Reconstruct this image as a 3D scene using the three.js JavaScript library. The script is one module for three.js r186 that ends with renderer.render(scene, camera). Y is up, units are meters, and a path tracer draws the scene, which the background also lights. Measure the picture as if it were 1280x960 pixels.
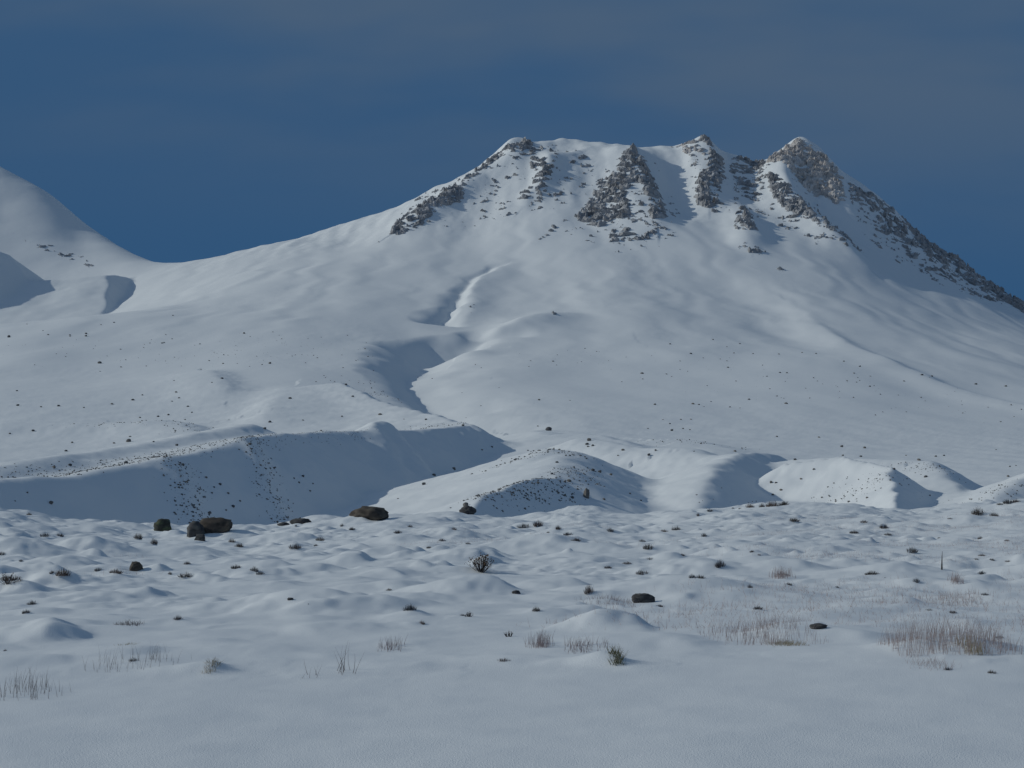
import * as THREE from 'three';
import { mergeGeometries, mergeVertices } from 'three/addons/utils/BufferGeometryUtils.js';

// ---------------------------------------------------------------- camera
const scene = new THREE.Scene();
const FOV = 30, EYE = 1.65, W = 1280, H0 = 960;
const FPX = (H0 / 2) / Math.tan(FOV * Math.PI / 360);
const PITCH = Math.atan(132 / FPX);
const camera = new THREE.PerspectiveCamera(FOV, 4 / 3, 0.1, 60000);
camera.position.set(0, EYE, 0);
camera.rotation.set(PITCH, 0, 0);
scene.add(camera);

// ---------------------------------------------------------------- sun and exposure
const SUN_EL = 27 * Math.PI / 180, SUN_AZ = 1 * Math.PI / 180;     // from the left, a little beyond the scene
const sunDir = new THREE.Vector3(-Math.cos(SUN_EL) * Math.cos(SUN_AZ), Math.sin(SUN_EL), -Math.cos(SUN_EL) * Math.sin(SUN_AZ));
const sun = new THREE.DirectionalLight(new THREE.Color().setRGB(1.0, 1.0, 0.91), 3.08);
sun.position.copy(sunDir).multiplyScalar(6000).add(new THREE.Vector3(0, 0, -2200));
sun.target.position.set(0, 0, -2200);
sun.castShadow = true; sun.shadow.radius = 1; sun.shadow.mapSize.set(4096, 4096);
Object.assign(sun.shadow.camera, { left: -3500, right: 3500, top: 3500, bottom: -3500, near: 10, far: 14000 });
scene.add(sun, sun.target);
const EXPOSURE = 0.5;

// ---------------------------------------------------------------- seeded noise
function rng(seed) { let s = seed >>> 0; return () => { s = (s + 0x6D2B79F5) >>> 0; let t = s; t = Math.imul(t ^ (t >>> 15), t | 1); t ^= t + Math.imul(t ^ (t >>> 7), t | 61); return ((t ^ (t >>> 14)) >>> 0) / 4294967296; }; }
const PERM = new Uint8Array(512);
{ const r = rng(7), p = [...Array(256).keys()]; for (let i = 255; i > 0; i--) { const j = (r() * (i + 1)) | 0; [p[i], p[j]] = [p[j], p[i]]; } for (let i = 0; i < 512; i++) PERM[i] = p[i & 255]; }
const GX = [], GY = []; for (let i = 0; i < 16; i++) { GX.push(Math.cos(i * Math.PI / 8)); GY.push(Math.sin(i * Math.PI / 8)); }
function n2(x, y) {                                                  // gradient noise, about -1..1
  const xi = Math.floor(x), yi = Math.floor(y), fx = x - xi, fy = y - yi, X = xi & 255, Y = yi & 255;
  const u = fx * fx * fx * (fx * (fx * 6 - 15) + 10), v = fy * fy * fy * (fy * (fy * 6 - 15) + 10);
  const g = (i, j, a, b) => { const k = PERM[PERM[i & 255] + (j & 255)] & 15; return GX[k] * a + GY[k] * b; };
  const a = g(X, Y, fx, fy), b = g(X + 1, Y, fx - 1, fy), c = g(X, Y + 1, fx, fy - 1), d = g(X + 1, Y + 1, fx - 1, fy - 1);
  return (a + (b - a) * u + (c + (d - c) * u - a - (b - a) * u) * v) * 1.45;
}
function n3(x, y, z) { const k = Math.floor(z), f = z - k, w = f * f * (3 - 2 * f); const a = n2(x + k * 17.31, y + k * 7.77), b = n2(x + (k + 1) * 17.31, y + (k + 1) * 7.77); return a + (b - a) * w; }
function fbm(x, y, o = 4, g = 0.5) { let s = 0, a = 1, n = 0; for (let i = 0; i < o; i++) { s += a * n2(x, y); n += a; a *= g; x = x * 2.03 + 11.3; y = y * 2.03 - 5.7; } return s / n; }
const clamp = (x, a = 0, b = 1) => x < a ? a : x > b ? b : x;
const sst = (a, b, x) => { const t = clamp((x - a) / (b - a)); return t * t * (3 - 2 * t); };
const mix = (a, b, t) => a + (b - a) * t;
const smax = (a, b, k) => { const h = clamp(0.5 + 0.5 * (a - b) / k); return mix(b, a, h) + k * h * (1 - h); };
const smin = (a, b, k) => -smax(-a, -b, k);

// ---------------------------------------------------------------- sky: thin high cloud veils over deep blue
{
  const w = 2048, h = 1024, data = new Float32Array(w * h * 4), k = 1 / EXPOSURE;
  for (let j = 0; j < h; j++) for (let i = 0; i < w; i++) {
    const el = ((j + 0.5) / h - 0.5) * Math.PI, az = ((i + 0.5) / w - 0.5) * 2 * Math.PI;
    const x = Math.cos(el) * Math.cos(az), y = Math.sin(el), z = Math.cos(el) * Math.sin(az);
    const mu = x * sunDir.x + y * sunDir.y + z * sunDir.z;
    const e = Math.max(el, 0) * 180 / Math.PI;
    const deep = Math.exp(-e / 60), low = Math.exp(-e / 4);
    let r = mix(0.069, 0.024, deep) + 0.004 * low, g = mix(0.116, 0.084, deep) + 0.008 * low, b = mix(0.190, 0.190, deep) + 0.01 * low;
    // broad milky veil of high cloud, thicker away from the sun
    const px = x / (y + 0.25), pz = z / (y + 0.25);
    const streak = 0.5 + 0.5 * fbm(px * 1.0 + 3.1 + pz * 0.5, pz * 2.2 - px * 0.35 + 0.4, 5, 0.55);
    const veil = clamp(sst(8, 19, e + 5 * x) * sst(0.28, 0.66, streak + 0.2 * x));
    r = mix(r, 0.071, veil); g = mix(g, 0.117, veil); b = mix(b, 0.188, veil);
    const glow = Math.pow(Math.max(mu, 0), 6) * 0.20 + Math.pow(Math.max(mu, 0), 60) * 0.7;   // air round the sun
    r += glow * 0.95; g += glow * 0.97; b += glow;
    if (y < 0) { r = 0.22; g = 0.25; b = 0.30; }
    const o = (j * w + i) * 4; data[o] = r * k; data[o + 1] = g * k; data[o + 2] = b * k; data[o + 3] = 1;
  }
  const t = new THREE.DataTexture(data, w, h, THREE.RGBAFormat, THREE.FloatType);
  t.mapping = THREE.EquirectangularReflectionMapping; t.magFilter = t.minFilter = THREE.LinearFilter; t.colorSpace = THREE.LinearSRGBColorSpace; t.needsUpdate = true;
  scene.background = t; scene.environment = t;
}

// ---------------------------------------------------------------- survey: where the lie of the land was measured
const SP = Math.sin(PITCH), CP = Math.cos(PITCH);
function ray(px, py) { const x = (px - W / 2) / FPX, y = (H0 / 2 - py) / FPX, c = CP - y * SP; return [x / c, (y * CP + SP) / c]; }
function at(px, py, d) { const [u, t] = ray(px, py); return [u * d, EYE + t * d, -d]; }

// broad form of the country: heights at survey points joined by a thin-plate surface over (bearing, log distance)
const survey = [];
function prof(px, list) { for (const [d, py] of list) { const [u, t] = ray(px, py); survey.push([u * 5, Math.log(d) * 1.6, t]); } }
prof(-260, [[140, 690], [300, 640], [500, 590], [800, 560], [1300, 490], [1900, 440], [2400, 405], [2900, 400], [3400, 370], [4000, 270], [4600, 170], [5200, 130], [6200, 200]]);
prof(-100, [[140, 700], [300, 645], [500, 600], [800, 560], [1300, 490], [1900, 443], [2350, 406], [2800, 414], [3300, 385], [3800, 310], [4400, 220], [4800, 175], [5400, 160], [6400, 260]]);
prof(0, [[140, 710], [300, 660], [500, 610], [900, 540], [1300, 488], [1800, 442], [2300, 402], [2700, 410], [3300, 392], [3800, 330], [4300, 262], [4700, 215], [5300, 225], [6400, 330]]);
prof(100, [[140, 710], [300, 665], [520, 610], [900, 541], [1300, 489], [1800, 442], [2300, 396], [2700, 404], [3250, 392], [3700, 348], [4200, 302], [4550, 275], [5200, 300], [6400, 380]]);
prof(190, [[140, 710], [300, 670], [550, 605], [900, 540], [1300, 490], [1800, 440], [2350, 392], [2800, 385], [3400, 352], [4000, 327], [4600, 345], [6000, 420]]);
prof(300, [[140, 710], [300, 672], [600, 600], [900, 536], [1300, 485], [1800, 435], [2350, 388], [3000, 347], [3950, 316], [4500, 345], [6000, 420]]);
prof(440, [[140, 710], [300, 675], [600, 612], [900, 537], [1300, 486], [1800, 438], [2350, 388], [3000, 335], [3500, 305], [4000, 275], [4500, 320], [6000, 420]]);
prof(590, [[140, 710], [300, 676], [600, 600], [900, 548], [1300, 500], [1800, 453], [2350, 402], [3000, 340], [3500, 283], [3950, 214], [4400, 270], [6000, 420]]);
prof(660, [[140, 710], [300, 676], [600, 588], [900, 544], [1300, 502], [1800, 453], [2350, 402], [3000, 340], [3400, 285], [3700, 232], [3970, 178], [4400, 230], [6000, 420]]);
prof(740, [[140, 710], [300, 672], [600, 586], [900, 546], [1300, 505], [1800, 455], [2350, 402], [3000, 336], [3400, 282], [3700, 232], [3990, 180], [4400, 220], [6000, 420]]);
prof(830, [[140, 710], [300, 668], [600, 592], [900, 550], [1300, 507], [1800, 456], [2350, 402], [3000, 335], [3400, 280], [3700, 235], [4020, 183], [4400, 215], [6000, 420]]);
prof(930, [[140, 700], [300, 665], [600, 594], [900, 553], [1300, 511], [1800, 460], [2350, 407], [3000, 340], [3400, 290], [3700, 250], [4050, 199], [4450, 225], [6000, 420]]);
prof(1010, [[140, 700], [300, 660], [600, 595], [900, 556], [1300, 514], [1800, 463], [2350, 410], [3000, 347], [3400, 300], [3750, 245], [4060, 181], [4450, 225], [6000, 420]]);
prof(1120, [[140, 700], [300, 655], [600, 596], [900, 560], [1300, 521], [1800, 473], [2350, 424], [3000, 372], [3500, 332], [3800, 300], [4080, 264], [4500, 300], [6000, 430]]);
prof(1200, [[140, 700], [300, 650], [600, 596], [900, 562], [1300, 526], [1800, 482], [2350, 438], [3000, 397], [3500, 365], [3850, 345], [4100, 326], [4500, 360], [6000, 440]]);
prof(1279, [[140, 690], [300, 645], [600, 594], [900, 564], [1300, 530], [1800, 490], [2350, 450], [3000, 418], [3500, 398], [4110, 381], [4500, 410], [6000, 460]]);
prof(1420, [[140, 680], [300, 640], [600, 592], [900, 567], [1300, 540], [1800, 508], [2350, 480], [3000, 460], [3500, 455], [4110, 465], [6000, 510]]);
prof(1560, [[140, 680], [300, 640], [600, 592], [900, 569], [1300, 548], [1800, 525], [2350, 505], [3000, 500], [4110, 525], [6000, 540]]);
prof(625, [[3900, 200], [3965, 189]]); prof(655, [[3980, 171], [4050, 176]]); prof(700, [[3985, 175]]); prof(775, [[3995, 184]]); prof(880, [[3900, 196], [4020, 173], [4090, 181]]);
prof(905, [[4030, 191]]); prof(945, [[4045, 206]]); prof(975, [[4050, 191]]); prof(1002, [[4060, 175], [4130, 182]]); prof(1040, [[4065, 205]]); prof(1080, [[4070, 232]]); prof(540, [[3930, 237]]); prof(985, [[4055, 182]]); prof(1020, [[4062, 185]]); prof(50, [[4640, 238]]); prof(75, [[4600, 254]]); prof(128, [[4420, 294]]); prof(155, [[4270, 311]]); prof(380, [[3980, 297]]);
const tps = (() => {
  const n = survey.length, m = n + 3, A = Array.from({ length: m }, () => new Float64Array(m + 1));
  const phi = (r2) => r2 > 1e-12 ? 0.5 * r2 * Math.log(r2) : 0;
  for (let i = 0; i < n; i++) {
    const [xi, yi, ti] = survey[i];
    for (let j = 0; j < n; j++) { const dx = xi - survey[j][0], dy = yi - survey[j][1]; A[i][j] = phi(dx * dx + dy * dy); }
    A[i][i] += 0.00004; A[i][n] = A[n][i] = 1; A[i][n + 1] = A[n + 1][i] = xi; A[i][n + 2] = A[n + 2][i] = yi; A[i][m] = ti;
  }
  for (let c = 0; c < m; c++) {
    let p = c; for (let r = c + 1; r < m; r++) if (Math.abs(A[r][c]) > Math.abs(A[p][c])) p = r;
    [A[c], A[p]] = [A[p], A[c]];
    for (let r = c + 1; r < m; r++) { const f = A[r][c] / A[c][c]; if (f) for (let k = c; k <= m; k++) A[r][k] -= f * A[c][k]; }
  }
  const w = new Float64Array(m);
  for (let r = m - 1; r >= 0; r--) { let s = A[r][m]; for (let k = r + 1; k < m; k++) s -= A[r][k] * w[k]; w[r] = s / A[r][r]; }
  const f = (x, y) => { let s = w[n] + w[n + 1] * x + w[n + 2] * y; for (let i = 0; i < n; i++) { const dx = x - survey[i][0], dy = y - survey[i][1]; s += w[i] * phi(dx * dx + dy * dy); } return s; };
  // tabulated, read back with cubic interpolation
  const NX = 260, NY = 420, X0 = -3.4, X1 = 3.4, Y0 = Math.log(110) * 1.6, Y1 = Math.log(6600) * 1.6, tab = new Float32Array(NX * NY);
  for (let j = 0; j < NY; j++) for (let i = 0; i < NX; i++) tab[j * NX + i] = f(X0 + (X1 - X0) * i / (NX - 1), Y0 + (Y1 - Y0) * j / (NY - 1));
  const cr = (a, b, c, d, t) => b + 0.5 * t * (c - a + t * (2 * a - 5 * b + 4 * c - d + t * (3 * (b - c) + d - a)));
  return (u, d) => {
    const gx = clamp((u * 5 - X0) / (X1 - X0)) * (NX - 1), gy = clamp((Math.log(d) * 1.6 - Y0) / (Y1 - Y0)) * (NY - 1);
    const i = Math.min(NX - 3, Math.max(1, gx | 0)), j = Math.min(NY - 3, Math.max(1, gy | 0)), tx = clamp(gx - i, 0, 1), ty = clamp(gy - j, 0, 1), q = [];
    for (let k = -1; k < 3; k++) { const o = (j + k) * NX + i; q.push(cr(tab[o - 1], tab[o], tab[o + 1], tab[o + 2], tx)); }
    return cr(q[0], q[1], q[2], q[3], ty);
  };
})();

// crest lines (ridges, spurs) and gully lines laid over that form
function line(pts) { const P = pts.map(([px, py, d]) => at(px, py, d)); return away(P); }
function away(P) { const a = P[0], b = P[P.length - 1]; return b[2] - a[2] > 0.5 * Math.abs(b[0] - a[0]) ? P.reverse() : P; }   // lines run away from the viewer, so right is the picture's right
function nearest(P, x, z) {                                          // distance, signed side (+ right of the direction of travel), height on the line
  let best = 1e18, sd = 0, h = 0;
  for (let i = 0; i + 1 < P.length; i++) {
    const [ax, ay, az] = P[i], [bx, by, bz] = P[i + 1], ex = bx - ax, ez = bz - az, l2 = ex * ex + ez * ez;
    const t = clamp(((x - ax) * ex + (z - az) * ez) / l2), qx = x - ax - ex * t, qz = z - az - ez * t, r2 = qx * qx + qz * qz;
    if (r2 < best) { best = r2; h = mix(ay, by, t); sd = (qz * ex - qx * ez) / Math.sqrt(l2 * Math.max(r2, 1e-9)); }
  }
  return [Math.sqrt(best), clamp(sd, -1, 1), h];
}
function crest(pts, left, right, round, k) {                         // stands above the land, falling at the given gradients
  const P = line(pts);
  return (x, z, h) => { const [d, s, ch] = nearest(P, x, z); const g = mix(left, right, 0.5 + 0.5 * s); return smax(h, ch - g * (Math.sqrt(d * d + round * round) - round), k); };
}
function gully(pts, left, right, round, k) {
  const P = line(pts);
  return (x, z, h) => { const [d, s, ch] = nearest(P, x, z); const g = mix(left, right, 0.5 + 0.5 * s); return smin(h, ch + g * (1 + 0.4 * Math.exp(-d / 70) * n2(x / 45, z / 70)) * (Math.sqrt(d * d + round * round) - round), k); };
}
function swell(pts, amp, left, right) {                              // low ridge (or, negative, hollow) added on top, tapering at both ends
  const P = pts.map(([px, py, d]) => { const [u] = ray(px, py); return [u * d, 0, -d]; }); away(P);
  const L = P.map((_, i) => i / (P.length - 1)); P.forEach((p, i) => p[1] = L[i]);
  return (x, z, h) => { const [d, s, t] = nearest(P, x, z); const w = s > 0 ? right : left, e = d / w; return e > 3 ? h : h + amp * Math.exp(-e * e) * Math.min(1, 0.25 + 4 * t * (1 - t) * 1.2); };
}
const upper = [
  // gully line down the middle of the lower slope
  gully([[616, 336, 3060], [590, 352, 2900], [568, 385, 2600], [550, 420, 2290]], 0.64, 0.40, 4, 8),
  gully([[610, 440, 2130], [570, 450, 2040], [528, 462, 1930], [512, 490, 1600], [545, 520, 1300], [590, 550, 1040], [618, 568, 860]], 0.64, 0.27, 6, 10),
  swell([[700, 404, 2420], [640, 428, 2180], [605, 440, 2080]], 9, 60, 60),
  swell([[628, 337, 3050], [604, 350, 2890], [584, 384, 2590], [566, 412, 2330]], 8, 16, 45),
  swell([[692, 412, 2380], [650, 424, 2240], [604, 446, 2090], [570, 470, 1880]], 8, 24, 45),
  // left mountain: spurs that throw the two dark faces
  crest([[126, 400, 3000], [134, 345, 3330], [186, 350, 3780]], 0.12, 0.85, 8, 10),
  crest([[-200, 345, 2950], [-60, 296, 3230], [10, 318, 3340], [56, 350, 3420]], 0.25, 0.9, 8, 12),
  // ribs and couloirs below the summits
  swell([[655, 178, 3960], [640, 200, 3850], [600, 222, 3800], [560, 255, 3680], [500, 290, 3480]], 26, 70, 45),
  swell([[690, 190, 3920], [685, 225, 3740], [655, 255, 3580]], 22, 45, 35),
  swell([[735, 192, 3930], [700, 212, 3830], [685, 225, 3760]], 12, 30, 25),
  swell([[790, 190, 3950], [795, 215, 3800], [805, 245, 3640], [818, 290, 3360]], 30, 85, 45),
  swell([[845, 205, 3960], [855, 240, 3700], [850, 275, 3450]], -22, 50, 50),
  swell([[886, 176, 4020], [890, 210, 3880], [885, 255, 3600]], 24, 60, 40),
  swell([[925, 258, 3640], [935, 285, 3440], [940, 320, 3200]], 22, 45, 40),
  swell([[960, 205, 4030], [985, 250, 3740], [1030, 290, 3500], [1080, 320, 3300]], 30, 55, 38),
  swell([[1000, 215, 3960], [1030, 260, 3720], [1080, 295, 3540]], -20, 40, 40),
  swell([[1002, 180, 4060], [1045, 225, 3950], [1070, 262, 3850], [1130, 300, 3780], [1190, 335, 3800]], 24, 60, 55),
  // flow ridges low on the right
  swell([[985, 372, 2700], [1060, 428, 2160], [1160, 471, 1780], [1260, 497, 1560], [1400, 530, 1350]], 6.5, 50, 20),
  swell([[960, 340, 2980], [1090, 390, 2600], [1220, 440, 2230], [1340, 470, 2050]], 4, 70, 40),
  swell([[860, 330, 3050], [960, 380, 2600], [1030, 440, 2040]], -9, 70, 60),
  swell([[720, 300, 3300], [760, 360, 2800], [790, 420, 2200]], 12, 110, 90),
];
const middle = [
  // small valley and brow behind the left moraine
  swell([[-80, 520, 900], [60, 512, 900], [170, 503, 900], [235, 498, 930]], 5, 60, 26),
  swell([[215, 500, 920], [240, 515, 830], [262, 535, 720]], 5, 40, 14),
  swell([[252, 450, 1500], [268, 470, 1330], [280, 492, 1150]], 6, 50, 22),
  swell([[368, 470, 1300], [345, 500, 1050], [330, 522, 860]], 6, 20, 60),
  // far moraine edge above the gully, its lit back sloping this way
  crest([[425, 478, 1240], [470, 500, 1060], [530, 518, 900], [585, 533, 790]], 0.14, 0.62, 3, 5),
  // left lateral moraine with its shaded inner face
  crest([[-220, 640, 190], [-60, 610, 235], [0, 599, 262], [100, 594, 300], [205, 573, 345], [330, 544, 440], [430, 538, 560], [466, 542, 610]], 0.14, 0.74, 2.5, 2.5),
  crest([[455, 541, 605], [520, 537, 680], [578, 533, 750], [606, 547, 790], [640, 582, 840]], 0.13, 0.74, 2.5, 2.5),
  crest([[-120, 600, 270], [20, 578, 320], [160, 558, 400], [310, 530, 510]], 0.22, 0.5, 4, 3),
  // spurs down that face
  swell([[462, 540, 640], [500, 546, 620], [530, 560, 580], [560, 590, 520]], 4.5, 12, 7),
  swell([[212, 573, 350], [262, 605, 300], [330, 655, 235], [345, 665, 220]], 1.7, 5, 4),
  swell([[305, 548, 430], [360, 592, 350], [415, 645, 280], [425, 655, 265]], 1.7, 5, 4),
  swell([[455, 532, 640], [490, 552, 560], [545, 602, 430], [555, 612, 410]], 2.2, 7, 5),
  // central mound: back ridge with the bright left side, front ridge with the dark one
  crest([[712, 563, 470], [700, 572, 420], [688, 590, 350]], 0.30, 0.52, 6, 3),
  crest([[640, 590, 400], [690, 560, 450], [732, 568, 455]], 0.25, 0.55, 3, 2),
  crest([[572, 652, 235], [600, 624, 262], [640, 605, 292], [690, 597, 338], [738, 590, 395]], 0.30, 0.72, 0.5, 1.0),
  // rounded mound to its right
  crest([[735, 548, 640], [800, 560, 600], [862, 561, 580], [890, 572, 540]], 0.36, 0.42, 8, 5),
  crest([[868, 650, 330], [876, 610, 385], [893, 580, 460], [928, 566, 550], [966, 568, 620]], 0.34, 0.66, 3, 3),
  // sharp-edged mound on the right
  crest([[985, 580, 470], [1050, 570, 460], [1113, 584, 425], [1117, 612, 370], [1121, 650, 310]], 0.52, 0.72, 0.5, 1),
  crest([[1000, 573, 560], [1090, 573, 520], [1160, 577, 500], [1185, 600, 450], [1215, 640, 380]], 0.2, 0.60, 3, 2.5),
  crest([[1225, 640, 330], [1270, 603, 380], [1330, 575, 420]], 0.36, 0.4, 2, 2),
  // brows above the mounds
  swell([[640, 500, 1000], [690, 525, 870], [745, 532, 820], [800, 552, 720]], 5, 60, 16),
  swell([[800, 536, 830], [860, 530, 850], [900, 545, 780], [930, 556, 720]], 3, 40, 18),
];

// foreground: hummocky snow over cushions and stones
const crestRow = [[-300, 632], [0, 641], [100, 652], [200, 659], [300, 661], [350, 657], [400, 652], [500, 646], [560, 643], [640, 649], [720, 642], [800, 646], [850, 641], [900, 638], [950, 634], [1050, 637], [1150, 639], [1220, 634], [1280, 628], [1560, 615]];
function crestHeight(u) {
  const px = clamp(W / 2 + u * FPX, -299, 1559); let i = 0; while (px > crestRow[i + 1][0]) i++;
  const t = (px - crestRow[i][0]) / (crestRow[i + 1][0] - crestRow[i][0]), py = mix(crestRow[i][1], crestRow[i + 1][1], t * t * (3 - 2 * t));
  return EYE + ray(px, py)[1] * 108;
}
const CELL = 2.5, humps = new Map();
function addHump(x, z, r, h, ax = 1, tilt = 0) {
  const b = [x, z, r, h, ax, Math.cos(tilt), Math.sin(tilt)], R = r * ax * 2.3;
  for (let i = Math.floor((x - R) / CELL); i <= Math.floor((x + R) / CELL); i++) for (let j = Math.floor((z - R) / CELL); j <= Math.floor((z + R) / CELL); j++) { const k = i * 4096 + j; (humps.get(k) ?? humps.set(k, []).get(k)).push(b); }
}
function flatFore(x, z) {
  const d = -z, u = d > 8 ? x / d : x / 8;
  let h = crestHeight(clamp(u, -0.5, 0.5)) * sst(14, 108, d);
  h += 0.10 * n2(x * 0.09 + 4, z * 0.09) * sst(8, 30, d) + 0.035 * n2(x * 0.33, z * 0.33 + 9);
  return h;
}
function foreHit(px, py) { const [u, t] = ray(px, py); let d = 6; while (d < 125 && EYE + t * d > flatFore(u * d, -d)) d += 0.05; return [u * d, -d, d]; }
// hummocks one can point to: column, row of the foot, width and height in the survey picture
for (const [px, py, w, hh, ax] of [
  [58, 800, 120, 38, 1.1], [255, 842, 90, 20, 1.2], [110, 700, 60, 22, 1.1], [178, 748, 70, 20, 1.2], [270, 758, 80, 14, 1.3], [20, 742, 90, 22, 1.1], [595, 742, 130, 34, 1.15], [512, 772, 60, 14, 1], [775, 790, 110, 42, 1.1],
  [690, 690, 150, 34, 1.3], [115, 668, 90, 16, 1.3], [50, 665, 80, 14, 1.2], [445, 688, 60, 14, 1.2], [365, 690, 70, 16, 1.2], [400, 716, 70, 14, 1.1], [90, 730, 60, 12, 1.2], [560, 650, 110, 16, 1.5],
  [1010, 796, 90, 26, 1.2], [1060, 805, 160, 22, 1.5], [770, 836, 90, 24, 1.3], [820, 812, 180, 20, 1.4], [1200, 830, 150, 24, 1.4], [420, 790, 100, 14, 1.3], [480, 650, 120, 10, 1.6], [1215, 655, 90, 18, 1.4],
  [150, 822, 130, 12, 1.5], [30, 832, 120, 14, 1.3], [640, 830, 100, 10, 1.5], [700, 770, 80, 12, 1.2], [340, 735, 90, 12, 1.3], [230, 690, 80, 14, 1.2], [300, 705, 80, 12, 1.3], [960, 690, 90, 12, 1.4], [870, 665, 90, 12, 1.4], [1060, 670, 90, 12, 1.4], [640, 685, 90, 12, 1.4]]) {
  const [x, z, d] = foreHit(px, py); const s = d / FPX; addHump(x, z - 0.2 * w * s, w * s * 0.5, hh * s * 0.66, ax, 0);
}
const cushionSpots = [
  [0, 620, [[145, 95, 40], [225, 203, 70], [300, 200, 60], [10, 293, 50], [105, 325, 26], [315, 392, 90], [260, 390, 40], [490, 376, 60], [580, 388, 80], [45, 425, 100], [160, 543, 60], [130, 588, 50], [850, 390, 36], [930, 408, 90], [935, 342, 50], [1180, 360, 60], [1270, 375, 60], [1160, 232, 60], [1195, 256, 60], [665, 825, 56], [890, 618, 60], [25, 775, 36], [690, 215, 70], [770, 240, 70]]],
  [320, 620, [[430, 150, 30], [770, 155, 40], [710, 186, 60], [320, 222, 60], [300, 250, 30], [195, 268, 70], [865, 262, 30], [1060, 242, 30], [930, 226, 50], [263, 540, 14], [770, 568, 80], [830, 640, 60], [665, 474, 40], [20, 392, 50], [1240, 828, 70], [120, 148, 30], [200, 150, 26], [990, 172, 40], [480, 172, 40], [1030, 600, 40]]],
  [640, 620, [[385, 482, 100], [735, 552, 50], [60, 158, 80], [130, 150, 70], [230, 165, 60], [280, 195, 60], [320, 225, 60], [180, 184, 18], [490, 175, 50], [480, 360, 60], [940, 412, 60], [900, 410, 60], [1040, 358, 90], [650, 388, 70], [690, 320, 50], [575, 340, 60], [850, 296, 40], [820, 170, 60], [760, 180, 50], [680, 262, 60], [650, 228, 40], [1230, 566, 60], [120, 576, 60], [990, 76, 40], [930, 98, 40], [1105, 66, 20], [1140, 64, 26], [1190, 58, 60], [1250, 56, 60], [960, 200, 50], [1200, 285, 30], [1235, 300, 30], [1190, 460, 60]]],
  [960, 620, [[20, 52, 90], [80, 48, 60], [345, 460, 30], [70, 395, 60], [105, 445, 40], [1070, 392, 56], [1060, 214, 40], [855, 212, 22], [805, 572, 40], [920, 588, 50], [1155, 712, 60], [1085, 500, 44], [1195, 226, 36], [1050, 94, 110], [1130, 100, 60], [910, 118, 30], [1120, 886, 50], [900, 870, 60], [1010, 480, 12], [585, 412, 14], [720, 284, 80], [580, 160, 60], [430, 190, 50], [600, 195, 40], [480, 136, 60], [130, 124, 60], [740, 430, 70], [1070, 300, 40], [1040, 320, 30], [1120, 322, 40], [1200, 330, 40], [520, 392, 80], [1200, 40, 60], [1240, 34, 50], [1160, 46, 40]]],
];
for (const [ox, oy, list] of cushionSpots) for (const [a, b, w] of list) { const [x, z, d] = foreHit(ox + a / 4, oy + b / 4 + 2), s = d / FPX * w / 4; addHump(x - 0.25 * s, z - 0.15 * s, s * 0.95, s * 0.26, 1.3, 0.15); }
{
  const r = rng(21);
  for (let i = 0; i < 8600; i++) {
    const d = Math.sqrt(mix(13 * 13, 118 * 118, r())), u = mix(-0.5, 0.5, r()), x = u * d, z = -d;
    const patch = 0.55 + 0.6 * n2(x * 0.13 + 20, z * 0.13); const near = sst(14, 26, d);
    const q = r(), rad = mix(0.12, 0.66, q * q) * (0.8 + d / 160), h = rad * mix(0.20, 0.60, r()) * (rad < 0.4 ? 1.3 : 1) * clamp(patch, 0.15, 1.1) * (0.25 + 0.75 * near);
    addHump(x, z, rad, h, mix(1, 1.9, r()), (r() - 0.5) * 0.8);
  }
  for (let i = 0; i < 130; i++) { const d = mix(19, 112, Math.pow(r(), 0.8)), u = mix(-0.45, 0.45, r()), q = mix(0.5, 1.7, r()) * (0.5 + d / 90); addHump(u * d, -d, q, q * mix(0.12, 0.30, r()), mix(1, 1.6, r()), (r() - 0.5) * 0.6); }
}
function foreground(x, z) {
  let h = flatFore(x, z), s = 0; const d = -z;
  const wx = x + 0.22 * n2(x * 1.5, z * 1.5) + 0.05 * n2(x * 5, z * 5), wz = z + 0.22 * n2(x * 1.5 + 50, z * 1.5) + 0.05 * n2(x * 5, z * 5 + 40);
  const list = humps.get(Math.floor(x / CELL) * 4096 + Math.floor(z / CELL));
  if (list) for (const [bx, bz, r, bh, ax, c, sn] of list) {
    const dx = wx - bx, dz = wz - bz, a = (dx * c + dz * sn) / (r * ax), b = (-dx * sn + dz * c) / r;
    const e = (a > 0 ? a * a * 3.0 : a * a * 0.8) + (b > 0 ? b * b * 1.5 : b * b * 0.8);   // drifted: steeper on the lee side
    if (e < 4.5) { const k = Math.exp(-e * 1.05) - 0.0089; s = smax(s, s * 0.35 + bh * k, 0.02); }
  }
  h += s;
  const rough = sst(15, 26, d) * sst(-0.1, 0.5, n2(x * 0.21 + 7, z * 0.21));
  h += 0.045 * n2(x * 2.2, z * 3.1) * (0.25 + rough) * sst(10, 20, d) + 0.016 * n2(x * 6.1, z * 7.3) * rough + 0.014 * n2(x * 1.3, z * 2.4) + 0.03 * n2(x * 0.9 + 5, z * 1.4) * sst(13, 20, d) + 0.004 * fbm(x * 4, z * 6, 3);
  // long smooth drift in front of the grass
  const dr = Math.exp(-Math.pow((d - 13.2 - 0.05 * x) / 1.6, 2)) * sst(-1.0, 4.5, x); h += 0.13 * dr;
  return h;
}
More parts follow.
